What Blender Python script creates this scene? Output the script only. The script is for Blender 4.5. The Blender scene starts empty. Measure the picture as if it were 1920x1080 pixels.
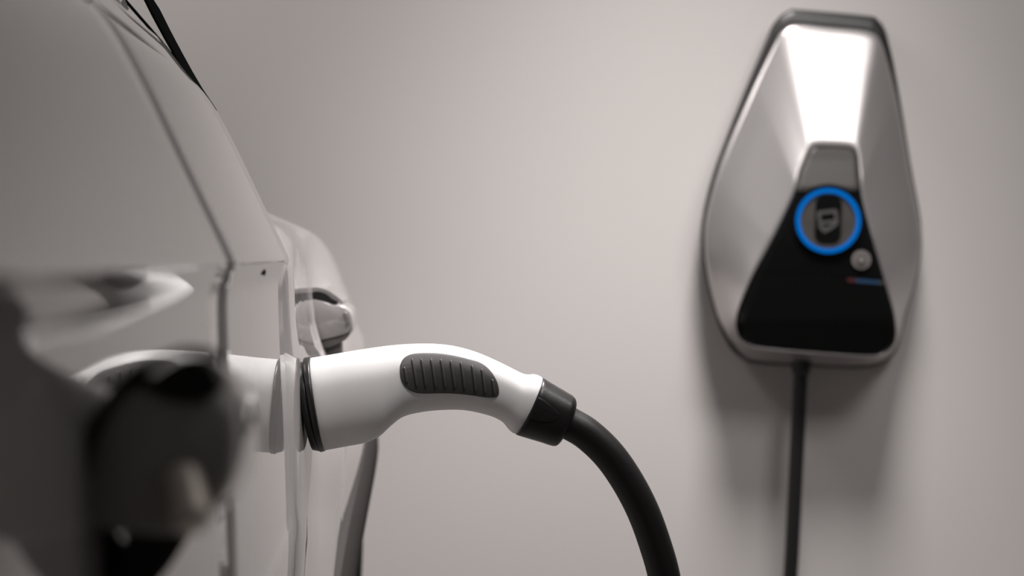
import bpy, bmesh, math, random
from mathutils import Vector, Matrix
from mathutils.bvhtree import BVHTree
C = bpy.context.scene
COL = C.collection
# ------------------------------------------------------------------ camera
F = 2667.0                                   # focal length in pixels of a 1920 wide frame (50 mm lens)
EYE = Vector((0.0, 0.0, 0.92))
ROLL = math.radians(4.0)
dc = Vector((767-960, 540-475, -F)).normalized()      # where the long axis of the car vanishes
up = Vector((math.sin(ROLL), math.cos(ROLL), 0.0)); up = (up - dc*up.dot(dc)).normalized()
rt = dc.cross(up)
M3 = Matrix((rt, dc, up))                    # camera axes -> world
cam = bpy.data.objects.new('camera', bpy.data.cameras.new('camera'))
COL.objects.link(cam)
cam.matrix_world = Matrix.Translation(EYE) @ M3.to_4x4()
cam.data.sensor_width = 36.0
cam.data.lens = F/1920*36.0
cam.data.clip_start = 0.02
cam.data.dof.use_dof = True
cam.data.dof.focus_distance = 0.935
cam.data.dof.aperture_fstop = 6.6
C.camera = cam

def P(px, py, y):
    """world point at depth y (metres along the car) that lies on this sight line"""
    w = M3 @ Vector((px-960, 540-py, -F))
    return EYE + w*(y/w.y)

# ------------------------------------------------------------------ world, lights, exposure
W = bpy.data.worlds.new('world'); C.world = W; W.use_nodes = True
bgn = W.node_tree.nodes['Background']
bgn.inputs[0].default_value = (0.86, 0.82, 0.80, 1); bgn.inputs[1].default_value = 0.05
C.view_settings.view_transform = 'Standard'; C.view_settings.look = 'None'
C.view_settings.gamma = 1; C.view_settings.use_curve_mapping = False
C.view_settings.exposure = 0.0

def look(o, target):
    o.rotation_euler = (Vector(target)-o.location).to_track_quat('-Z', 'Y').to_euler()
def area(name, loc, target, sx, sy, power, col=(1, .955, .94)):
    l = bpy.data.lights.new(name, 'AREA'); l.shape = 'RECTANGLE'; l.size = sx; l.size_y = sy
    l.energy = power; l.color = col
    o = bpy.data.objects.new(name, l); COL.objects.link(o); o.location = loc; look(o, target); return o
def spot(name, loc, target, power, ang, blend, rad, col=(1, .955, .94)):
    l = bpy.data.lights.new(name, 'SPOT'); l.energy = power; l.spot_size = math.radians(ang)
    l.spot_blend = blend; l.shadow_soft_size = rad; l.color = col
    o = bpy.data.objects.new(name, l); COL.objects.link(o); o.location = loc; look(o, target); return o
area('ceiling_panel', (0.95, 0.80, 2.25), (0.70, 2.1, 1.72), 0.66, 0.45, 11.0)
spot('ceiling_downlight', (0.42, 1.54, 2.42), (0.42, 1.56, 0.0), 240, 67, 0.5, 0.24)
spot('plug_fill_spot', (0.42, 0.35, 2.1), (0.02, 1.02, 0.84), 39, 31, 1.0, 0.14)  # unseen spot added to brighten the near side of the plug
area('wall_left_fill', (-0.95, 1.7, 2.3), (-0.4, 2.2, 0.8), 0.5, 0.4, 12.0)  # unseen fill light added to lift the left part of the wall

# ------------------------------------------------------------------ materials
def mat(name, base, rough=0.5, metal=0.0, coat=0.0, coat_rough=0.03, bump=0.0, bscale=200.0,
        var=0.0, vscale=3.0, emit=None, estr=0.0, spec=0.5, stretch=None):
    m = bpy.data.materials.new(name); m.use_nodes = True
    nt = m.node_tree; b = nt.nodes['Principled BSDF']
    b.inputs['Base Color'].default_value = (*base, 1); b.inputs['Roughness'].default_value = rough
    b.inputs['Metallic'].default_value = metal
    b.inputs['Coat Weight'].default_value = coat; b.inputs['Coat Roughness'].default_value = coat_rough
    b.inputs['Specular IOR Level'].default_value = spec
    tc = nt.nodes.new('ShaderNodeTexCoord')
    if var:
        n = nt.nodes.new('ShaderNodeTexNoise'); n.inputs['Scale'].default_value = vscale
        n.inputs['Detail'].default_value = 3
        nt.links.new(tc.outputs['Object'], n.inputs['Vector'])
        r = nt.nodes.new('ShaderNodeMix'); r.data_type = 'RGBA'
        r.inputs['A'].default_value = (*[c*(1-var) for c in base], 1)
        r.inputs['B'].default_value = (*[min(1, c*(1+var)) for c in base], 1)
        nt.links.new(n.outputs['Fac'], r.inputs['Factor']); nt.links.new(r.outputs['Result'], b.inputs['Base Color'])
    if bump:
        n = nt.nodes.new('ShaderNodeTexNoise'); n.inputs['Scale'].default_value = bscale
        nt.links.new(tc.outputs['Object'], n.inputs['Vector'])
        bp = nt.nodes.new('ShaderNodeBump'); bp.inputs['Strength'].default_value = bump
        bp.inputs['Distance'].default_value = 0.0005
        nt.links.new(n.outputs['Fac'], bp.inputs['Height']); nt.links.new(bp.outputs['Normal'], b.inputs['Normal'])
    if emit:
        b.inputs['Emission Color'].default_value = (*emit, 1); b.inputs['Emission Strength'].default_value = estr
    return m
WALL = mat('painted_plaster', (0.56, 0.535, 0.52), 0.85, bump=0.15, bscale=150, var=0.015, vscale=4)
FLOOR = mat('grey_screed', (0.16, 0.15, 0.145), 0.6, bump=0.3, bscale=60, var=0.15, vscale=5)
PAINT = mat('pearl_white_car_paint', (0.42, 0.40, 0.395), 0.6, spec=0.0, metal=0.0, coat=1.0, coat_rough=0.015, var=0.01, vscale=30)
BLACKTRIM = mat('black_car_trim', (0.006, 0.006, 0.006), 0.9, spec=0.0, var=0.1, vscale=40)
CLADDING = mat('grey_plastic_cladding', (0.04, 0.037, 0.036), 0.75, spec=0.0, bump=0.2, bscale=900, var=0.1, vscale=20)
DARKGAP = mat('dark_cavity_plastic', (0.012, 0.011, 0.010), 0.7, var=0.1, vscale=20)
TYRE = mat('tyre_rubber', (0.010, 0.010, 0.010), 0.85, spec=0.05, bump=0.3, bscale=300, var=0.1, vscale=20)
ALLOY = mat('alloy_wheel_metal', (0.5, 0.5, 0.5), 0.3, metal=1.0, var=0.05, vscale=10)
GLASS = mat('tinted_car_glass', (0.02, 0.022, 0.024), 0.03, coat=0.5, var=0.05, vscale=3)
PLUGWHITE = mat('white_plug_plastic', (0.86, 0.855, 0.85), 0.45, bump=0.05, bscale=1500, var=0.01, vscale=30)
PLUGBLACK = mat('black_plug_plastic', (0.014, 0.013, 0.013), 0.36, bump=0.1, bscale=1200, var=0.1, vscale=60)
RUBBER = mat('dark_grey_grip_rubber', (0.065, 0.06, 0.06), 0.5, bump=0.2, bscale=1500, var=0.06, vscale=60)
CABLE = mat('black_cable_sheath', (0.010, 0.009, 0.009), 0.42, bump=0.1, bscale=500, var=0.1, vscale=30)
SILVER = mat('silver_lacquer', (0.46, 0.44, 0.435), 0.31, metal=0.75, coat=0.0, var=0.01, vscale=20)
BACKP = mat('charcoal_casing', (0.014, 0.013, 0.013), 0.4, bump=0.1, bscale=600, var=0.1, vscale=20)
PANEL = mat('glossy_black_panel', (0.004, 0.004, 0.004), 0.22, spec=0.2, var=0.1, vscale=20)
DISC = mat('dark_grey_disc', (0.045, 0.041, 0.038), 0.4, var=0.05, vscale=60)
LED = mat('blue_light_ring', (0.0, 0.01, 0.02), 0.6, spec=0.0, emit=(0.0, 0.14, 0.55), estr=1.0)
STEEL = mat('satin_lock_steel', (0.27, 0.25, 0.24), 0.4, metal=0.4, var=0.05, vscale=90)
GLINT = mat('pale_highlight_tone', (0.95, 0.87, 0.78), 0.5, metal=0.6, var=0.02, vscale=90)  # pale tone carrying the lamp highlight of the near handle
TRIM = mat('pale_satin_trim', (0.55, 0.53, 0.52), 0.4, var=0.02, vscale=90)
NECK = mat('dark_grey_neck', (0.026, 0.024, 0.022), 0.42, var=0.03, vscale=60)
MIDGREY = mat('mid_grey_plastic', (0.13, 0.12, 0.115), 0.6, var=0.05, vscale=60)
ICON = mat('grey_icon_print', (0.05, 0.048, 0.046), 0.5, var=0.05, vscale=90)
RED = mat('dull_red_print', (0.06, 0.012, 0.012), 0.5, var=0.05, vscale=90)
BLUE = mat('dull_blue_print', (0.012, 0.045, 0.10), 0.5, var=0.05, vscale=90)
GREY = mat('dull_grey_print', (0.04, 0.04, 0.04), 0.5, var=0.05, vscale=90)

# ------------------------------------------------------------------ helpers
def link(name, bm, m, parent=None, smooth=True, kind=None, label=None, recalc=True):
    if recalc: bmesh.ops.recalc_face_normals(bm, faces=bm.faces[:])
    me = bpy.data.meshes.new(name); bm.to_mesh(me); bm.free()
    me.materials.append(m)
    if smooth:
        for p in me.polygons: p.use_smooth = True
    o = bpy.data.objects.new(name, me); COL.objects.link(o)
    if parent:
        o.parent = parent; root = parent
        off = Vector((0, 0, 0))
        while root: off += root.location; root = root.parent
        me.transform(Matrix.Translation(-off))
    if kind: o['kind'] = kind
    if label: o['label'] = label
    return o
def thing(name, loc, label, cat):
    o = bpy.data.objects.new(name, None); COL.objects.link(o); o.location = loc
    o.empty_display_size = 0.05
    o['label'] = label; o['category'] = cat; return o
def grid(bm, rows, close=False, cap0=False, cap1=False):
    vs = [[bm.verts.new(p) for p in r] for r in rows]
    n = len(vs[0])
    for i in range(len(vs)-1):
        for j in range(n if close else n-1):
            k = (j+1) % n
            bm.faces.new((vs[i][j], vs[i][k], vs[i+1][k], vs[i+1][j]))
    if cap0: bm.faces.new(vs[0][::-1])
    if cap1: bm.faces.new(vs[-1])
    return vs
def cr(pts, n):
    """Catmull-Rom resample of a list of tuples, n steps per span"""
    out = []; pts = [Vector(p) for p in pts]
    for i in range(len(pts)-1):
        p0 = pts[i-1] if i else pts[0]*2-pts[1]
        p1, p2 = pts[i], pts[i+1]
        p3 = pts[i+2] if i+2 < len(pts) else pts[-1]*2-pts[-2]
        for k in range(n):
            t = k/n
            out.append(0.5*((2*p1)+(p2-p0)*t+(2*p0-5*p1+4*p2-p3)*t*t+(3*p1-p0-3*p2+p3)*t**3))
    out.append(pts[-1]); return out
def resample(pts, n):
    pts = [Vector(p) for p in pts]
    L = [0]
    for a, b in zip(pts, pts[1:]): L.append(L[-1]+(b-a).length)
    out = []
    j = 0
    for i in range(n):
        s = L[-1]*i/(n-1)
        while j < len(L)-2 and L[j+1] < s: j += 1
        t = (s-L[j])/max(1e-9, L[j+1]-L[j]); out.append(pts[j].lerp(pts[j+1], min(1, t)))
    return out
def tube(bm, pts, rad, seg=20, cap=True):
    pts = [Vector(p) for p in pts]; rows = []
    t0 = (pts[1]-pts[0]).normalized()
    ref = Vector((0, 1, 0)) if abs(t0.y) < 0.9 else Vector((0, 0, 1))
    nrm = (ref - t0*ref.dot(t0)).normalized()
    for i, p in enumerate(pts):
        t = (pts[min(i+1, len(pts)-1)]-pts[max(i-1, 0)]).normalized()
        nrm = (nrm - t*nrm.dot(t)).normalized(); b = t.cross(nrm)
        r = rad[i] if isinstance(rad, (list, tuple)) else rad
        rows.append([p + nrm*(r*math.cos(a)) + b*(r*math.sin(a)) for a in [2*math.pi*k/seg for k in range(seg)]])
    grid(bm, rows, close=True, cap0=cap, cap1=cap)
def prism(bm, poly, y0, y1, bevel=0.0):
    """poly: list of (x,z); extruded between depths y0 and y1 (y0 nearer the camera)"""
    a = [bm.verts.new((x, y0, z)) for x, z in poly]; b = [bm.verts.new((x, y1, z)) for x, z in poly]
    n = len(poly); bm.faces.new(a); bm.faces.new(b[::-1])
    for i in range(n): bm.faces.new((a[i], b[i], b[(i+1) % n], a[(i+1) % n]))
    if bevel:
        ed = [e for e in bm.edges if abs(e.verts[0].co.y-e.verts[1].co.y) < 1e-7 and abs(e.verts[0].co.y-y0) < 1e-7]
        bmesh.ops.bevel(bm, geom=ed, offset=bevel, segments=3, affect='EDGES', profile=0.5)
def lerp_tab(tab, v):
    if v <= tab[0][0]: return tab[0][1]
    for (a, b), (c, d) in zip(tab, tab[1:]):
        if v <= c: return b+(d-b)*(v-a)/(c-a)
    return tab[-1][1]

# ------------------------------------------------------------------ setting
YW = 2.20
def box_bm(x0, x1, y0, y1, z0, z1):
    bm = bmesh.new(); bmesh.ops.create_cube(bm, size=1)
    for v in bm.verts: v.co = Vector(((x0+x1)/2+v.co.x*(x1-x0), (y0+y1)/2+v.co.y*(y1-y0), (z0+z1)/2+v.co.z*(z1-z0)))
    return bm
wall = link('wall_back', box_bm(-2.6, 3.2, YW, YW+0.12, 0, 2.7), WALL, smooth=False, kind='structure')
floor = link('floor', box_bm(-2.6, 3.2, -3.0, YW+0.12, -0.1, 0), FLOOR, smooth=False, kind='structure')

# ------------------------------------------------------------------ car
car = thing('car', (-0.9, 0.0, 0.0), 'glossy pale car, seen along its side, with the charging plug in its flank', 'car')
YA = 0.88
prof_px = [(235, 0), (300, 73), (350, 137), (395, 190), (435, 260), (470, 332), (505, 405), (540, 479), (541, 491), (537, 504), (532, 518), (530, 532), (530, 560),
           (531.5, 610), (534, 670), (538, 750), (542, 850), (545, 960), (546, 1080)]
side = [(P(a, b, YA).x, P(a, b, YA).z) for a, b in prof_px]
topx, topz = side[0]
roofp = [(-0.62, 1.60), (-0.46, 1.56), (-0.36, 1.47), (-0.29, 1.32)]
sidex, sidez = side[-1]
sillp = [(sidex, 0.50), (sidex-0.012, 0.36), (sidex-0.035, 0.27), (sidex-0.07, 0.22)]
profA = cr([(p[0], 0, p[1]) for p in roofp + side + sillp], 4)
ZT = [p.z for p in profA]
def xA(z):
    best = None
    for a, b in zip(profA, profA[1:]):
        lo, hi = min(a.z, b.z), max(a.z, b.z)
        if lo <= z <= hi and hi > lo:
            x = a.x+(b.x-a.x)*(z-a.z)/(b.z-a.z)
            best = x if best is None else max(best, x)
    return best if best is not None else profA[-1].x
WHEELS = (1.60, -1.15); WR = 0.325; AR = 0.385
def zbot(y):
    z = 0.22
    for wy in WHEELS:
        d = abs(y-wy)
        if d < AR: z = max(z, 0.32+math.sqrt(AR*AR-d*d))
    return z
def yend(z):                                      # raked front end of the cabin
    return YA if z < 1.14 else YA-(z-1.14)*0.9
def panelA(name, y0, y1, raked=False, label=None):
    bm = bmesh.new(); rows = []
    ny = max(6, int((y1-y0)/0.03))
    e = 0.0012/(y1-y0)
    T = [0.0, 0.0, e] + [i/ny for i in range(1, ny)] + [1-e, 1.0, 1.0]
    for i, t in enumerate(T):
        row = []
        for p in profA:
            ye = yend(p.z) if raked else y1
            if raked: ye -= 0
            y = y0+(ye-y0)*t
            zb = zbot(y)
            z = max(p.z, zb)
            x = p.x if p.z >= zb else xA(zb)
            if i in (0, len(T)-1): x -= 0.012      # edge turned in at the shut line
            elif i in (1, len(T)-2): x -= 0.0012
            row.append((x, y, z))
        rows.append(row)
    grid(bm, rows)
    bmesh.ops.remove_doubles(bm, verts=bm.verts[:], dist=1e-5)
    return link(name, bm, PAINT, car, label=label)
# rounding between the panel face and its turned-in edge keeps a thin shut line
panelA('rear_quarter_panel', -1.95, -0.4535)
panelA('side_door', -0.45, 0.5835)
panelA('front_pillar_panel', 0.5865, YA, raked=True)
# roof and far flank (mirror image), one skin
XM = -0.90
bm = bmesh.new(); rows = []
for i in range(30):
    t = i/29; row = []
    for p in [Vector((XM, 0, 1.63)), Vector((-0.76, 0, 1.62))] + [profA[0]]:
        row.append((p.x, -1.95+(yend(p.z)+1.95)*t, p.z))
    rows.append(row)
grid(bm, rows)
rows = []
for i in range(60):
    t = i/59; row = []
    for p in [Vector((XM, 0, 1.63)), Vector((-0.76, 0, 1.62))] + profA[::3]+[profA[-1]]:
        y = -1.95+(yend(p.z)+1.95)*t; zb = zbot(y)
        row.append((2*XM-(p.x if p.z > zb else xA(max(zb, .23))), y, max(p.z, zb)))
    rows.append(row)
grid(bm, rows)
link('roof', bm, PAINT, car)
# tail
bm = bmesh.new()
poly = [(p.x, p.z) for p in profA[::2]]
poly = poly + [(2*XM-x, z) for x, z in poly[::-1]]
prism(bm, poly, -1.97, -1.93)
link('tailgate', bm, PAINT, car, smooth=False)
# underbody closes the gaps between panels with a dark inner shell
bm = bmesh.new(); rows = []
for y in (-1.9, -1.5, -1.0, -0.5, 0.0, 0.3, 0.5, 0.62, 0.8, 0.86):
    row = []
    for p in profA[::2]:
        if yend(p.z)-0.02 < y: yy = yend(p.z)-0.02
        else: yy = y
        z = max(p.z, 0.74)
        row.append((min(p.x, xA(z))-0.005, yy, z))
    rows.append(row)
grid(bm, rows)
link('inner_shell', bm, PAINT, car)
bm = box_bm(2*XM+0.24, -0.24, -1.9, 1.85, 0.2, 0.66)
link('underbody', bm, DARKGAP, car, smooth=False)

# --- front fender: x as a function of depth and height
secB = {
 0.872: [(470, 425), (512, 452), (524, 480), (523, 500), (519, 560), (521, 640), (524, 690), (527, 760), (531, 850), (533, 960), (534, 1080)],
 0.905: [(480, 420), (525, 448), (543, 478), (546, 500), (546, 560), (550, 640), (554, 690), (557, 760), (560, 850), (561, 960), (561, 1080)],
 0.96: [(495, 412), (538, 438), (550, 468), (553, 500), (556, 560), (564, 640), (568, 690), (573, 760), (582, 850), (577, 960), (574, 1080)],
 1.10: [(500, 408), (548, 434), (560, 460), (565, 500), (568, 560), (583, 640), (596, 690), (611, 760), (619, 850), (609, 960), (603, 1080)],
 1.25: [(502, 407), (562, 434), (574, 455), (580, 500), (586, 560), (601, 640), (626, 690), (648, 760), (655, 850), (641, 960), (630, 1080)],
 1.42: [(507, 401), (576, 431), (589, 447), (609, 500), (634, 555), (652, 620), (662, 680), (676, 760), (683, 830), (668, 940), (652, 1080)],
 1.60: [(545, 425), (596, 447), (612, 462), (630, 500), (655, 560), (671, 610), (684, 650), (690, 740), (692, 800), (685, 900), (675, 1080)],
 1.80: [(560, 440), (600, 455), (615, 470), (632, 500), (652, 560), (667, 610), (678, 650), (684, 740), (686, 800), (680, 900), (672, 1080)],
 1.93: [(560, 450), (588, 462), (602, 475), (618, 500), (635, 560), (648, 610), (658, 650), (662, 740), (662, 800), (656, 900), (650, 1080)],
}
ys = sorted(secB)
def section(y):
    """list of (x,z) control points of the fender at depth y, smooth in y"""
    cols = []
    i = max(0, min(len(ys)-2, next((k for k in range(len(ys)-1) if y <= ys[k+1]), len(ys)-2)))
    t = (y-ys[i])/(ys[i+1]-ys[i]); out = []
    for k in range(len(secB[ys[0]])):
        g = lambda j: P(*secB[ys[j]][k], ys[j])
        a, b = g(i), g(i+1)
        ma = (g(i+1)-g(i-1))/(ys[i+1]-ys[i-1]) if i > 0 else (b-a)/(ys[1]-ys[0])
        mb = (g(i+2)-g(i))/(ys[i+2]-ys[i]) if i+2 < len(ys) else (b-a)/(ys[i+1]-ys[i])
        h = ys[i+1]-ys[i]
        v = a*(2*t**3-3*t*t+1)+ma*h*(t**3-2*t*t+t)+b*(-2*t**3+3*t*t)+mb*h*(t**3-t*t)
        out.append((v.x, v.z))
    return out
def fender_row(y, n=64, inset=0.0):
    s = section(y)
    bx, bz = s[-1]
    pts = cr([(x, 0, z) for x, z in s] + [(bx-0.004, 0, 0.45), (bx-0.02, 0, 0.33), (bx-0.06, 0, 0.22)], 6)
    zb = zbot(y)
    keep = [p for p in pts if p.z > zb]
    a, b = keep[-1], pts[min(len(keep), len(pts)-1)]
    if b.z < a.z-1e-6 and zb < a.z: keep.append(a.lerp(b, (a.z-zb)/(a.z-b.z)))
    return [(p.x-inset, y, p.z) for p in resample(keep, n)]
bm = bmesh.new()
yy = [0.872+i*0.0055 for i in range(17)] + [0.97+i*0.02 for i in range(49)]
rows = [fender_row(y) for y in yy]
rows.append([(x-0.05, y+0.022, z) for x, y, z in rows[-1]]); rows.append([(x-0.22, y+0.028, z) for x, y, z in rows[-2]])
grid(bm, rows)
fender = link('front_fender', bm, PAINT, car)
# bonnet inward from the fender's top edge, then down to the nose
bm = bmesh.new(); rows = []
for y in yy:
    x, _, z = fender_row(y)[0]
    rows.append([(x+(XM-x)*t, y+0.03*t, z+0.045*math.sin(t*math.pi/2)) for t in [k/12 for k in range(13)]] +
                [(XM+(XM-x)*t, y+0.03*(1-t), z+0.045*math.cos(t*math.pi/2)) for t in [k/12 for k in range(1, 13)]])
grid(bm, rows)
link('bonnet', bm, PAINT, car)
bm = bmesh.new()
rows = []
for z in (0.93, 0.9, 0.8, 0.6, 0.4, 0.22):
    rows.append([(-0.12+(2*XM+0.24)*t, 1.955+0.05*math.sin(math.pi*t), z) for t in [k/16 for k in range(17)]])
grid(bm, rows); link('front_bumper', bm, PAINT, car)
bm = bmesh.new(); rows = []
for y in yy[::3]:
    rows.append([(2*XM-x, y, z) for x, y, z in fender_row(y, 30)])
grid(bm, rows); link('far_fender', bm, PAINT, car)
# windscreen
bm = bmesh.new()
rows = [[(-0.20-0.0*t+(2*XM+0.40)*t, 0.95+0.03*math.sin(math.pi*t), 0.955) for t in [k/10 for k in range(11)]],
        [(-0.30+(2*XM+0.60)*t, 0.72+0.03*math.sin(math.pi*t), 1.26) for t in [k/10 for k in range(11)]],
        [(-0.46+(2*XM+0.92)*t, 0.47+0.03*math.sin(math.pi*t), 1.56) for t in [k/10 for k in range(11)]]]
grid(bm, rows); link('windscreen', bm, GLASS, car)
# dark seal along the cabin edge and the black pillar trim beyond it
def ribbon(name, pts, y, w, m, thick=0.006, label=None):
    bm = bmesh.new(); tube(bm, [P(a, b, y) for a, b in pts], [k*y/F for k in w], 12)
    return link(name, bm, m, car, label=label)
ribbon('cabin_seal', [(190, -60), (236, 2), (300, 75), (350, 138), (393, 190), (401, 200)], 0.885, [3.0, 3.0, 2.6, 2.4, 2.0, 0.5], BLACKTRIM)
bm = bmesh.new(); rows = []
for a, b, w in [(110, -300, 12), (170, -190, 12), (215, -110, 11.5), (250, -45, 11), (283, 5, 10), (303, 45, 10), (325, 86, 9.5), (345, 122, 9), (364, 153, 6.5), (384, 181, 3.5), (396, 199, 1)]:
    c = P(a, b, 0.93); r = w*0.93/F
    rows.append([c+Vector((r*math.cos(q), 0.03*math.sin(q), -0.4*r*math.cos(q))) for q in [k*math.pi/6 for k in range(12)]])
grid(bm, rows, close=True, cap0=True, cap1=True); link('windscreen_trim', bm, BLACKTRIM, car)
ribbon('bonnet_shadow_line', [(470, 388), (508, 404), (545, 418), (574, 432), (585, 446), (604, 500), (626, 550)], 1.40, [0.9, 0.9, 0.9, 0.9, 0.9, 0.8, 0.3], CLADDING)  # dark tube added as the shadow line along the bonnet and fender edge
# small dark dot under the shoulder
o_z = P(498, 505, 0.78).z
bm = bmesh.new(); bmesh.ops.create_uvsphere(bm, u_segments=12, v_segments=8, radius=0.0019)
for v in bm.verts: v.co = Vector((v.co.x*0.35+xA(o_z), v.co.y*3+0.745, v.co.z+o_z-0.001))
link('screw_cover', bm, CLADDING, car)
# --- door handles: outline in handle-end view, metres, x out from the VP line, z from the eye
def handle(K, L, o, glint_label):
    """K: depth of the handle's near end; the outlines are in sight-line pixels at that depth"""
    q = lambda a, b: (P(a, b, K).x, P(a, b, K).z)
    root = bpy.data.objects.new('door_handle', None); COL.objects.link(root); root.parent = car
    root.location = Vector((-0.09, K, 0.86))-car.location; root.empty_display_size = 0.03
    bm = bmesh.new(); rows = []
    if 'loft' in o:
        for d, ol in o['loft']:
            rows.append([P(v.x, v.y, K+d) for v in cr([(a, b, 0) for a, b in ol+[ol[0]]], 5)[:-1]])
        r2 = []; n = len(rows)
        for k in range(len(rows[0])):
            r2.append(cr([rows[i][k] for i in range(n)], 4))
        rows = [[c[i] for c in r2] for i in range(len(r2[0]))]
    s = [q(a, b) for a, b in o.get('grip', [(0, 0)])]
    cx = sum(p[0] for p in s)/len(s); cz = sum(p[1] for p in s)/len(s)
    for t, k in [] if rows else [(0.0, 0.86), (0.006, 0.92), (0.02, 0.965), (0.05, 0.99), (0.12, 1.0), (0.55, 1.0), (0.8, 0.98), (0.93, 0.9), (1.0, 0.7)]:
        ring = cr([(cx+(x-cx)*k, 0, cz+(z-cz)*k) for x, z in s+[s[0]]], 5)[:-1]
        rows.append([(v.x, K+L*t, v.z) for v in ring])
    grid(bm, rows, close=True, cap0=True, cap1=True)
    link('grip', bm, PAINT, root)
    def ex(name, key, a, b, m, label=None, bev=0.0):
        bm = bmesh.new(); r = cr([(x, 0, z) for x, z in [q(*p) for p in o[key]+[o[key][0]]]], 4)[:-1]
        prism(bm, [(v.x, v.z) for v in r], K+a, K+b, bev); return link(name, bm, m, root, label=label, smooth=False)
    ex('finger_gap', 'gap', o['gap_y'], 0.012, DARKGAP, 'dark finger gap above the grip')
    if 'hood' in o: ex('hood', 'hood', 0.006 if K > 1 else -0.002, 0.012 if K < 1 else L, o.get('hood_mat', PAINT))
    if 'under' in o: ex('underside', 'under', 0.002, L*0.8, MIDGREY)
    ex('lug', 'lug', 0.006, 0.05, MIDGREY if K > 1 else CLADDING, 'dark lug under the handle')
    bm = bmesh.new(); pts = [P(a, b, K-o['glint_y']-o.get('lean', 0)*i) for i, (a, b) in enumerate(o['glint'])]
    tube(bm, cr(pts, 4), o['glint_r'], 12); link('lamp_highlight', bm, STEEL if K > 1 else GLINT, root, label=glint_label)  # lamp highlight on the handle, put into a pale raised piece
    return root
handle(1.25, 0.12, dict(
    grip=[(560, 568), (576, 559), (602, 562), (622, 569), (640, 571), (652, 577), (659, 585), (662, 597), (662, 611), (659, 621), (652, 627), (636, 632), (612, 638), (590, 643), (574, 641), (562, 620)],
    gap=[(572, 575), (574, 562), (580, 552), (590, 547), (602, 548), (612, 552), (622, 560), (634, 567), (626, 571), (614, 569), (600, 564), (585, 561)],
    gap_y=0.0015, under=[(588, 644), (615, 638), (640, 632), (655, 626), (648, 637), (628, 647), (610, 653), (598, 653)],
    hood=[(560, 574), (564, 556), (574, 543), (590, 539), (606, 542), (622, 550), (642, 566), (634, 567), (622, 560), (612, 552), (602, 548), (590, 547), (580, 552), (574, 562), (570, 580)],
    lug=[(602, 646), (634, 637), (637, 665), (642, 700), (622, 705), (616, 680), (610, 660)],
    glint=[(647, 586), (651, 597), (652, 609)], glint_y=0.001, glint_r=0.0013), 'bright bead modelled as a lamp highlight on the outer corner of the handle')
handle(0.347, 0.09, dict(
    loft=[(0.0, [(160, 885), (178, 810), (215, 762), (262, 735), (330, 758), (385, 752), (415, 775), (422, 830), (412, 895), (385, 945), (335, 985), (270, 990), (205, 980), (165, 950)]),
          (0.004, [(150, 885), (168, 800), (205, 748), (255, 722), (325, 738), (392, 738), (432, 765), (444, 825), (434, 900), (402, 955), (345, 1000), (270, 1003), (198, 993), (152, 958)]),
          (0.02, [(152, 870), (170, 790), (212, 735), (262, 700), (330, 676), (400, 680), (450, 722), (468, 790), (462, 868), (430, 935), (370, 990), (290, 1000), (205, 985), (156, 945)]),
          (0.045, [(190, 860), (205, 790), (245, 745), (290, 715), (345, 690), (415, 688), (466, 725), (485, 785), (480, 855), (452, 920), (400, 965), (320, 980), (240, 965), (195, 925)]),
          (0.075, [(230, 850), (245, 800), (280, 765), (320, 740), (370, 725), (425, 722), (465, 745), (484, 790), (480, 845), (458, 895), (412, 930), (345, 940), (275, 930), (235, 900)]),
          (0.095, [(290, 840), (300, 810), (325, 790), (355, 778), (390, 770), (425, 770), (450, 782), (460, 805), (458, 835), (440, 865), (405, 885), (360, 890), (315, 885), (292, 865)])],
    gap=[(280, 726), (300, 700), (328, 682), (362, 678), (392, 690), (412, 714), (404, 738), (372, 752), (330, 746), (300, 736)],
    gap_y=-0.0015, hood=[(152, 955), (150, 870), (172, 795), (212, 728), (262, 684), (325, 656), (385, 660), (410, 678), (380, 668), (325, 668), (272, 698), (226, 742), (190, 805), (169, 875), (168, 955)],
    hood_mat=CLADDING,
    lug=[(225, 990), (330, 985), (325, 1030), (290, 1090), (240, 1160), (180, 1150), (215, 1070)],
    glint=[(338, 885), (348, 915), (355, 950), (362, 985)], glint_y=0.0, lean=0.004, glint_r=[0.0036]+[0.0046]*11+[0.0036]), 'lamp highlight modelled as a pale raised piece on the face of the handle')

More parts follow.
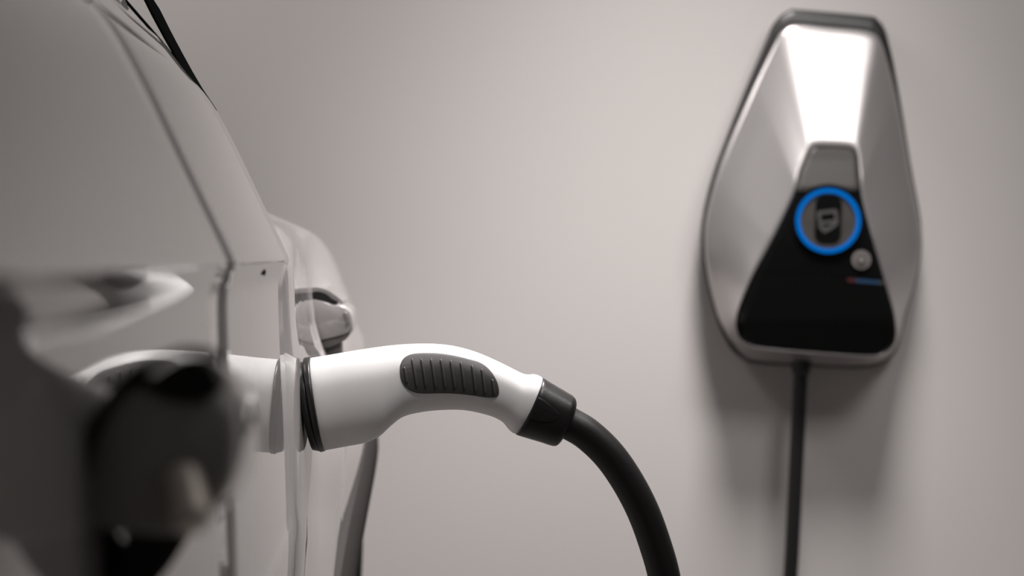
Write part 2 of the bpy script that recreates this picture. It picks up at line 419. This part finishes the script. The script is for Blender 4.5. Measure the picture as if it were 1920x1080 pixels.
# --- wheels and arch trims
for wy in WHEELS:
    for sgn in (1, -1):
        xo = -0.031 if sgn == 1 else 2*XM+0.031
        w = bpy.data.objects.new('wheel', None); COL.objects.link(w); w.parent = car
        w.location = Vector((xo-sgn*0.1, wy, WR))-car.location
        bm = bmesh.new(); rows = []
        pr = [(0.215, 0.010), (0.235, 0.002), (0.27, 0.0), (0.30, 0.006), (0.318, 0.02), (WR, 0.04), (WR, 0.17), (0.315, 0.19), (0.27, 0.2), (0.215, 0.19)]
        for k in range(64):
            a = 2*math.pi*k/64
            rows.append([(xo-sgn*d, wy+r*math.cos(a), WR+r*math.sin(a)) for r, d in pr])
        rows.append(rows[0]); grid(bm, rows); bmesh.ops.remove_doubles(bm, verts=bm.verts[:], dist=1e-6)
        link('tyre', bm, TYRE, w)
        bm = bmesh.new(); rows = []
        for k in range(64):
            a = 2*math.pi*k/64
            rows.append([(xo-sgn*d, wy+r*math.cos(a), WR+r*math.sin(a)) for r, d in [(0.218, 0.19), (0.2, 0.1), (0.205, 0.02), (0.22, 0.008), (0.218, 0.02)]])
        rows.append(rows[0]); grid(bm, rows); bmesh.ops.remove_doubles(bm, verts=bm.verts[:], dist=1e-6)
        link('rim', bm, ALLOY, w)
        bm = bmesh.new()
        for k in range(5):
            a = 2*math.pi*k/5+0.3
            ca, sa = math.cos(a), math.sin(a)
            pts = []
            for r, hw, d in [(0.03, 0.028, 0.03), (0.12, 0.02, 0.022), (0.208, 0.028, 0.018)]:
                pts.append([(xo-sgn*d, wy+r*ca-hw*sa, WR+r*sa+hw*ca), (xo-sgn*d, wy+r*ca+hw*sa, WR+r*sa-hw*ca),
                            (xo-sgn*(d+0.03), wy+r*ca+hw*sa, WR+r*sa-hw*ca), (xo-sgn*(d+0.03), wy+r*ca-hw*sa, WR+r*sa+hw*ca)])
            grid(bm, pts, close=True, cap0=True, cap1=True)
        link('spokes', bm, ALLOY, w, smooth=False)
    # arch trim: a raised band round the opening
    bm = bmesh.new(); rows = []
    xs = -0.062 if wy > 0 else -0.068
    for k in range(49):
        a = math.radians(-18+216*k/48); ca, sa = math.cos(a), math.sin(a)
        r0 = AR-0.012
        bulge = 0.017 if wy > 0 else 0.01
        sl = fender_row(max(.9, wy+r0*ca), 8)[-1][0] if wy > 0 else -0.071
        rows.append([(xx, wy+r*ca, max(0.2, 0.32+r*sa)) for r, xx in
                     [(AR+0.030, sl-0.012), (AR+0.028, sl+0.002), (AR+0.012, sl+0.010), (AR-0.006, sl+0.012), (AR-0.02, sl+0.006), (AR-0.022, sl-0.08)]])
    grid(bm, rows)
    link('arch_trim', bm, CLADDING, car, label='dark grey trim round the wheel opening')

# ------------------------------------------------------------------ charging plug
YP = 0.95; MM = YP/F
plug = thing('charging_plug', P(596, 757, YP), 'white charging plug with black ring, ribbed grey grip and black collar, plugged into the car', 'plug')
ST = [((581, 671.5), (609, 843.5), 29.5), ((586, 670.6), (614, 842.6), 31), ((620, 665), (650, 836), 31), ((660, 658), (686, 829), 31), ((700, 652), (712, 817), 30),
      ((735, 647.5), (733, 798), 27.5), ((770, 645), (757, 780.5), 24.5), ((810, 644.5), (795, 771.5), 22), ((850, 648.5), (838, 768), 20.5),
      ((890, 659), (872, 769), 19.5), ((925, 673.5), (905, 775.5), 19), ((955, 688), (928, 783), 18.5), ((978, 699.5), (943, 792), 18.5),
      ((990, 702.5), (952, 803), 19.2), ((1003, 702), (960, 810.5), 20), ((1013, 705.5), (966, 812.5), 20), ((1017, 709), (969, 812), 19.5), ((1015, 713), (971, 807), 17)]
def sweep(bm, st, yp, n=4, seg=48, cap=True, sup=2.15):
    U = cr([(a[0], a[1], w) for a, b, w in st], n); Lw = cr([(b[0], b[1], w) for a, b, w in st], n)
    rows = []
    for u, l in zip(U, Lw):
        pu, pl = P(u.x, u.y, yp), P(l.x, l.y, yp); c = (pu+pl)/2; v = (pu-pl)/2; w = u.z*0.001
        row = []
        for k in range(seg):
            a = 2*math.pi*k/seg; ca, sa = math.cos(a), math.sin(a)
            e = 2/sup
            row.append(c + v*(abs(ca)**e*(1 if ca > 0 else -1)) + Vector((0, -w*(abs(sa)**e*(1 if sa > 0 else -1)), 0)))
        rows.append(row)
    grid(bm, rows, close=True, cap0=cap, cap1=cap)
bm = bmesh.new(); sweep(bm, ST, YP)
bmesh.ops.recalc_face_normals(bm, faces=bm.faces[:]); bm.normal_update(); bvh = BVHTree.FromBMesh(bm)
link('plug_body', bm, PLUGWHITE, plug)
# black seal ring in two steps, and the pins' nose inside the socket
bm = bmesh.new(); sweep(bm, [((569, 673), (601, 846), 29), ((570, 671), (602, 846.5), 31.5), ((574, 670), (605, 846), 32), ((580, 669.5), (609.5, 845), 32), ((583, 671.5), (611, 843), 30.5)], YP, 3)
link('seal_ring', bm, PLUGBLACK, plug)
bm = bmesh.new(); sweep(bm, [((556, 681), (588, 843), 29), ((562, 680), (594, 844), 30.5), ((568, 678), (600, 845), 31), ((571, 677), (603, 843), 29)], YP, 3)
link('charge_socket', bm, PLUGBLACK, car, label='black collar of the charging socket')
# collar
CS = [((1016, 712), (969, 810), 17), ((1018, 708.5), (967, 814), 20.3), ((1032, 717), (985, 820), 20.6), ((1050, 727.5), (1012, 828), 20.2), ((1066, 737), (1034, 835), 19.8),
      ((1074, 742), (1043, 833.5), 19), ((1079, 749), (1051, 824), 16.5), ((1079.5, 757), (1055, 818), 14), ((1077, 764), (1054, 815), 10)]
bm = bmesh.new(); sweep(bm, CS, YP, 4, sup=2.5)
bmesh.ops.recalc_face_normals(bm, faces=bm.faces[:]); bm.normal_update(); bvc = BVHTree.FromBMesh(bm)
col_o = link('cable_collar', bm, PLUGBLACK, plug)
def project(px, py, off, tree=None):
    d = (P(px, py, YP)-EYE).normalized()
    h = (tree or bvh).ray_cast(EYE, d)
    if h[0] is None: return P(px, py, YP)
    n = h[1] if h[1].dot(d) < 0 else -h[1]
    return h[0] + n*off
def poly_span(poly, y):
    xs = []
    for (a, b), (c, d) in zip(poly, poly[1:]+poly[:1]):
        if (b <= y < d) or (d <= y < b): xs.append(a+(c-a)*(y-b)/(d-b))
    return (min(xs), max(xs)) if len(xs) >= 2 else None
def patch(name, outline, off, m, parent, tree=None, edge=0.0012, nr=30, nc=44, label=None):
    """inlay following the plug's skin: filled outline, proud in the middle, its rim sunk"""
    o2 = cr([(a, b, 0) for a, b in outline+[outline[0]]], 6)[:-1]
    cx = sum(v.x for v in o2)/len(o2); cy = sum(v.y for v in o2)/len(o2)
    bm = bmesh.new(); rows = []
    # rings from the rim to a medial line
    xmin = min(v.x for v in o2); xmax = max(v.x for v in o2); hw = (max(v.y for v in o2)-min(v.y for v in o2))/2
    for k, of in [(0.0, -0.0015), (0.0, off*0.5), (0.012, off*0.85), (0.035, off), (0.1, off), (0.2, off), (0.3, off), (0.4, off), (0.5, off), (0.6, off), (0.7, off), (0.8, off), (0.9, off), (0.98, off)]:
        row = []
        for v in o2:
            mx = min(max(v.x, xmin+hw*0.8), xmax-hw*0.8)
            my = cy+(mx-cx)*0.22
            x = v.x+(mx-v.x)*k; y = v.y+(my-v.y)*k
            row.append(project(x, y, of, tree))
        rows.append(row)
    grid(bm, rows, close=True, cap1=False)
    # close along the medial line
    last = [v for v in bm.verts][-len(o2):]
    bmesh.ops.contextual_create(bm, geom=last)
    return link(name, bm, m, parent, label=label)
z = lambda a, b: (700+a/4.155, 620+b/4.155)
GO = [z(*p) for p in [(207, 320), (212, 262), (240, 215), (290, 188), (360, 178), (450, 176), (540, 182), (640, 198), (740, 222), (820, 246), (870, 275), (920, 325), (955, 380), (974, 435), (979, 485),
                      (965, 512), (925, 521), (860, 517), (780, 505), (690, 494), (600, 488), (500, 487), (400, 489), (330, 483), (275, 460), (235, 420), (213, 370)]]
grip = patch('grip_inlay', GO, 0.0007, RUBBER, plug)
RB = [((238, 285), (262, 410)), ((300, 218), (340, 442)), ((372, 220), (411, 440)), ((448, 220), (488, 446)), ((524, 222), (563, 448)), ((600, 232), (638, 450)),
      ((678, 245), (714, 458)), ((765, 268), (801, 480)), ((842, 298), (874, 492)), ((924, 380), (944, 496))]
for a, b in RB:
    a, b = z(*a), z(*b); bm = bmesh.new(); n = 14
    pts = [project(a[0]+(b[0]-a[0])*k/n, a[1]+(b[1]-a[1])*k/n, 0.0008) for k in range(n+1)]
    rad = [0.0003]+[0.0009]*(n-1)+[0.0004]
    tube(bm, pts, rad, 10)
    link('rib', bm, RUBBER, grip)
pad = [(1009, 745), (1022, 752), (1040, 768), (1049, 778), (1040, 789), (1020, 790), (998, 786), (992, 779), (1000, 762)]
patch('collar_pad', pad, 0.0005, PLUGBLACK, plug, tree=bvc)

# ------------------------------------------------------------------ charging cable: one loop from the plug to the wall unit
YB = YW-0.055
cp = [P(a, b, YP) for a, b in [(1050, 783), (1066, 793), (1101, 814), (1141, 852), (1175, 900), (1205, 957), (1228, 1019), (1245, 1080)]]
e = cp[-1]
cp += [Vector((e.x+0.005, 0.95, e.z-0.024)), Vector((e.x+0.012, 0.95, e.z-0.07)), Vector((e.x+0.022, 0.95, e.z-0.15)), Vector((e.x+0.03, 0.952, 0.40)), Vector((e.x+0.038, 0.965, 0.25)), Vector((e.x+0.05, 1.0, 0.12)), Vector((e.x+0.09, 1.07, 0.035)), Vector((e.x+0.16, 1.18, 0.012)),
       Vector((e.x+0.3, 1.4, 0.012)), Vector((e.x+0.45, 1.75, 0.012))]
wb = P(1503, 676, YB)
lowb = P(1482, 1080, YB)
cp += [Vector((0.58, 2.02, 0.03)), Vector((lowb.x-0.005, YB-0.01, 0.16)), Vector((lowb.x-0.003, YB, 0.36)), lowb, (lowb+wb)/2, wb]
cable_pts = cr(cp, 12)
bm = bmesh.new(); tube(bm, cable_pts, 0.0111, 24)
cab = link('charging_cable', bm, CABLE)
cab['label'] = 'thick black charging cable arching from the plug down and up again to the wall charger'; cab['category'] = 'cable'

# ------------------------------------------------------------------ wall charger
wc = thing('wall_charger', (P(1530, 360, YW).x, YW, P(1530, 360, YW).z),
           'silver kite-shaped wall charger with black front and glowing blue ring', 'charger')
def w3(px, py, d):                      # point d metres in front of the wall
    return P(px, py, YW-d)
OUT = [(1462, 30), (1480, 19), (1500, 18), (1625, 29), (1645, 36), (1659, 54), (1668, 85), (1678, 130), (1693, 215), (1708, 310), (1724, 395), (1728, 435), (1728, 470), (1720, 520),
       (1702, 580), (1692, 625), (1680, 660), (1655, 682), (1612, 691), (1520, 688), (1422, 683), (1395, 675), (1372, 657), (1353, 625), (1337, 580), (1321, 515), (1314, 455), (1318, 400), (1335, 330), (1362, 255), (1400, 160), (1436, 75), (1448, 48)]
o2 = cr([(a, b, 0) for a, b in OUT+[OUT[0]]], 4)[:-1]
cx, cy = 1530, 370
bm = bmesh.new()
rows = [[w3(cx+(v.x-cx)*k, cy+(v.y-cy)*k, d) for v in o2] for d, k in [(0.0, 0.94), (0.004, 0.975), (0.012, 0.99), (0.024, 1.0), (0.030, 0.998), (0.036, 0.985), (0.037, 0.93)]]
grid(bm, rows, close=True, cap0=True, cap1=True)
link('back_plate', bm, BACKP, wc, label='charcoal back plate rimming the silver shell')
To = [(1462, 62), (1478, 49), (1500, 46), (1560, 52), (1622, 58), (1645, 68), (1657, 92)]
Ti = [(1514, 292), (1520, 280), (1532, 276), (1560, 276), (1592, 278), (1604, 284), (1609, 298)]
Ro = [(1657, 92), (1673, 150), (1690, 230), (1705, 320), (1721, 400), (1726, 440), (1725, 475), (1716, 525), (1699, 580), (1690, 625)]
Ri = [(1609, 298), (1612, 335), (1616, 370), (1625, 410), (1645, 480), (1665, 550), (1676, 590), (1680, 620)]
Bo = [(1690, 625), (1678, 655), (1655, 676), (1610, 685), (1520, 683), (1420, 676), (1392, 664), (1366, 634)]
Bi = [(1680, 620), (1677, 643), (1662, 660), (1632, 667), (1540, 662), (1435, 653), (1400, 645), (1383, 628), (1379, 605)]
Lo = [(1366, 634), (1345, 590), (1327, 515), (1321, 452), (1326, 398), (1352, 305), (1400, 190), (1440, 105), (1462, 62)]
Li = [(1379, 605), (1385, 578), (1410, 520), (1440, 465), (1470, 405), (1490, 360), (1500, 325), (1514, 292)]
def seg(p, n): return resample(cr([(a, b, 0) for a, b in p], 4), n)[:-1]
outer = seg(To, 22)+seg(Ro, 40)+seg(Bo, 32)+seg(Lo, 40)
inner = seg(Ti, 22)+seg(Ri, 40)+seg(Bi, 32)+seg(Li, 40)
DT = [(270, 0.105), (300, 0.110), (350, 0.120), (450, 0.124), (600, 0.120), (670, 0.112)]
def dpan(py): return lerp_tab(DT, py)
bm = bmesh.new(); rows = []
for k, r in [(0.0, 0.33), (0.001, 0.40), (0.008, 0.445), (0.022, 0.468), (0.06, 0.49), (0.2, 0.56), (0.35, 0.645), (0.5, 0.73), (0.65, 0.815), (0.8, 0.90), (0.92, 0.965), (0.975, 0.995), (1.0, 0.985), (1.01, 0.93)]:
    rows.append([w3(a.x+(b.x-a.x)*k, a.y+(b.y-a.y)*k, dpan(b.y)*r*(1.0 if r > .6 else 1)) for a, b in zip(outer, inner)])
grid(bm, rows, close=True)
shell = link('shell', bm, SILVER, wc)
# front panel: rows across the outline
def plate(name, outline, dfun, m, parent, off=0.0, n=70, label=None):
    ol = [(v.x, v.y) for v in outline]
    y0 = min(b for a, b in ol); y1 = max(b for a, b in ol); bm = bmesh.new(); rows = []
    for i in range(n+1):
        y = y0+(y1-y0)*(0.5-0.5*math.cos(math.pi*i/n)); y = min(max(y, y0+0.05), y1-0.05)
        s = poly_span(ol, y)
        if not s: continue
        row = []
        for j in range(13):
            t = j/12; x = s[0]+(s[1]-s[0])*t
            row.append(w3(x, y, dfun(y)+off))
        rows.append([w3(s[0], y, dfun(y)+off-0.006)]+row+[w3(s[1], y, dfun(y)+off-0.006)])
    grid(bm, rows)
    return link(name, bm, m, parent, label=label)
front = plate('front_panel', inner, lambda y: dpan(y)*0.975, PANEL, wc, label='glossy black front panel, narrow at the top')
def dface(py): return dpan(py)*0.975
def flat(name, pts, d0, d1, m, parent, label=None, ref=None):
    """thin plate lying on the front panel, between d0 and d1 metres proud of it"""
    bm = bmesh.new(); a = [bm.verts.new(w3(x, y, dface(y)+d1)) for x, y in pts]; b = [bm.verts.new(w3(x, y, dface(y)+d0)) for x, y in pts]
    n = len(pts); bm.faces.new(a); bm.faces.new(b[::-1])
    for i in range(n): bm.faces.new((a[i], b[i], b[(i+1) % n], a[(i+1) % n]))
    return link(name, bm, m, parent, smooth=False, label=label)
def circ(cx, cy, r, n=48, ry=None): return [(cx+r*math.cos(2*math.pi*k/n), cy+(ry or r)*math.sin(2*math.pi*k/n)) for k in range(n)]
RC = (1553, 414)
neck_out = [v for v in inner if v.y < 364]
neck_out = [v for v in neck_out if v.x < 1560 and v.y > 280][:0] + neck_out
lft = sorted([v for v in neck_out if v.x < 1555], key=lambda v: -v.y); rgt = sorted([v for v in neck_out if v.x >= 1555], key=lambda v: (v.y, v.x))
neck = plate('neck_cover', [Vector((v.x+1.5, v.y+(1.5 if v.y < 285 else 0), 0)) for v in lft]+[Vector((v.x-1.5, v.y+(1.5 if v.y < 285 else 0), 0)) for v in rgt], lambda y: dpan(y)*0.975+0.0012, NECK, wc, n=30, label='dark grey neck above the blue ring')
flat('reader_bezel', circ(*RC, 69, 64), -0.004, 0.0024, PANEL, wc)
disc = flat('reader_disc', circ(*RC, 53, 64), 0.0, 0.0035, DISC, wc, label='dark grey disc inside the blue ring')
# ring of small light segments
bm = bmesh.new()
NS = 60
for k in range(NS):
    a0 = 2*math.pi*k/NS; a1 = a0+2*math.pi/NS*0.9
    r0, r1 = 52.5, 61.0
    q = []
    for d in (0.002, 0.006):
        for a, r in [(a0, r0), (a0, r1), (a1, r1), (a1, r0)]:
            x, y = RC[0]+r*math.cos(a), RC[1]+r*math.sin(a); q.append(bm.verts.new(w3(x, y, dface(y)+d)))
    bm.faces.new(q[:4]); bm.faces.new(q[4:][::-1])
    for i in range(4): bm.faces.new((q[i], q[(i+1) % 4], q[4+(i+1) % 4], q[4+i]))
link('light_ring', bm, LED, wc, smooth=False, kind='stuff', label='glowing blue ring of small lights')
def rrect(cx, cy, hw, hh, r, rot=0.0, n=6):
    pts = []
    for sx, sy, a0 in [(1, 1, 0), (-1, 1, 90), (-1, -1, 180), (1, -1, 270)]:
        for k in range(n+1):
            a = math.radians(a0+90*k/n); pts.append((sx*(hw-r)+r*math.cos(a), sy*(hh-r)+r*math.sin(a)))
    c, s = math.cos(rot), math.sin(rot)
    return [(cx+x*c-y*s, cy+x*s+y*c) for x, y in pts]
flat('reader_slot', rrect(1553, 411, 25, 45, 17, 0.03), 0.0030, 0.0042, PANEL, disc, label='black rounded card field')
def frame(name, outp, inp, d0, d1, m, parent):
    bm = bmesh.new()
    rows = [[w3(x, y, dface(y)+d0) for x, y in outp], [w3(x, y, dface(y)+d1) for x, y in outp], [w3(x, y, dface(y)+d1) for x, y in inp], [w3(x, y, dface(y)+d0) for x, y in inp]]
    grid(bm, rows, close=True); return link(name, bm, m, parent, smooth=False)
frame('card_symbol', rrect(1552, 407, 19, 13, 4, -0.12), rrect(1552, 407, 13, 6.5, 2, -0.12), 0.0040, 0.0050, ICON, disc)
flat('card_symbol', [(1534, 414), (1540, 420), (1545, 428), (1556, 424), (1564, 418), (1571, 417), (1571, 421), (1558, 431), (1546, 437), (1539, 431), (1534, 423)], 0.0040, 0.0050, ICON, disc)
# lock
LC = (1615, 487)
lock = flat('lock', circ(*LC, 17.5, 40), 0.0, 0.003, STEEL, wc, label='round metal key lock')
flat('lock_face', circ(*LC, 11, 32), 0.003, 0.0040, DISC, lock); flat('lock_core', circ(*LC, 7, 32), 0.004, 0.0052, STEEL, lock)
def stripe(x0, x1, m, lab):
    s = math.tan(math.radians(5.0)); y0 = 524.5
    flat('stripe', [(x0, y0+(x0-1588)*s-3.2), (x1, y0+(x1-1588)*s-3.2), (x1, y0+(x1-1588)*s+3.2), (x0, y0+(x0-1588)*s+3.2)], 0.0, 0.0006, m, wc, label=lab)
stripe(1589, 1605, RED, 'dull red stripe'); stripe(1605, 1648, BLUE, 'dull blue stripe'); stripe(1648, 1657, GREY, 'dull grey stripe')
# faint seam of the lower cover
s5 = math.tan(math.radians(4))
flat('cover_seam', [(1424, 505), (1640, 505+216*s5), (1640, 506.5+216*s5), (1424, 506.5)], 0.0, 0.0003, PANEL, wc)
# cable gland under the unit
g = P(1504, 672, YB); bm = bmesh.new(); tube(bm, [g+Vector((0, 0, 0.012)), g+Vector((0, 0, -0.02)), g+Vector((0, 0, -0.024))], [0.015, 0.0145, 0.0125], 24)
link('cable_gland', bm, BACKP, wc)
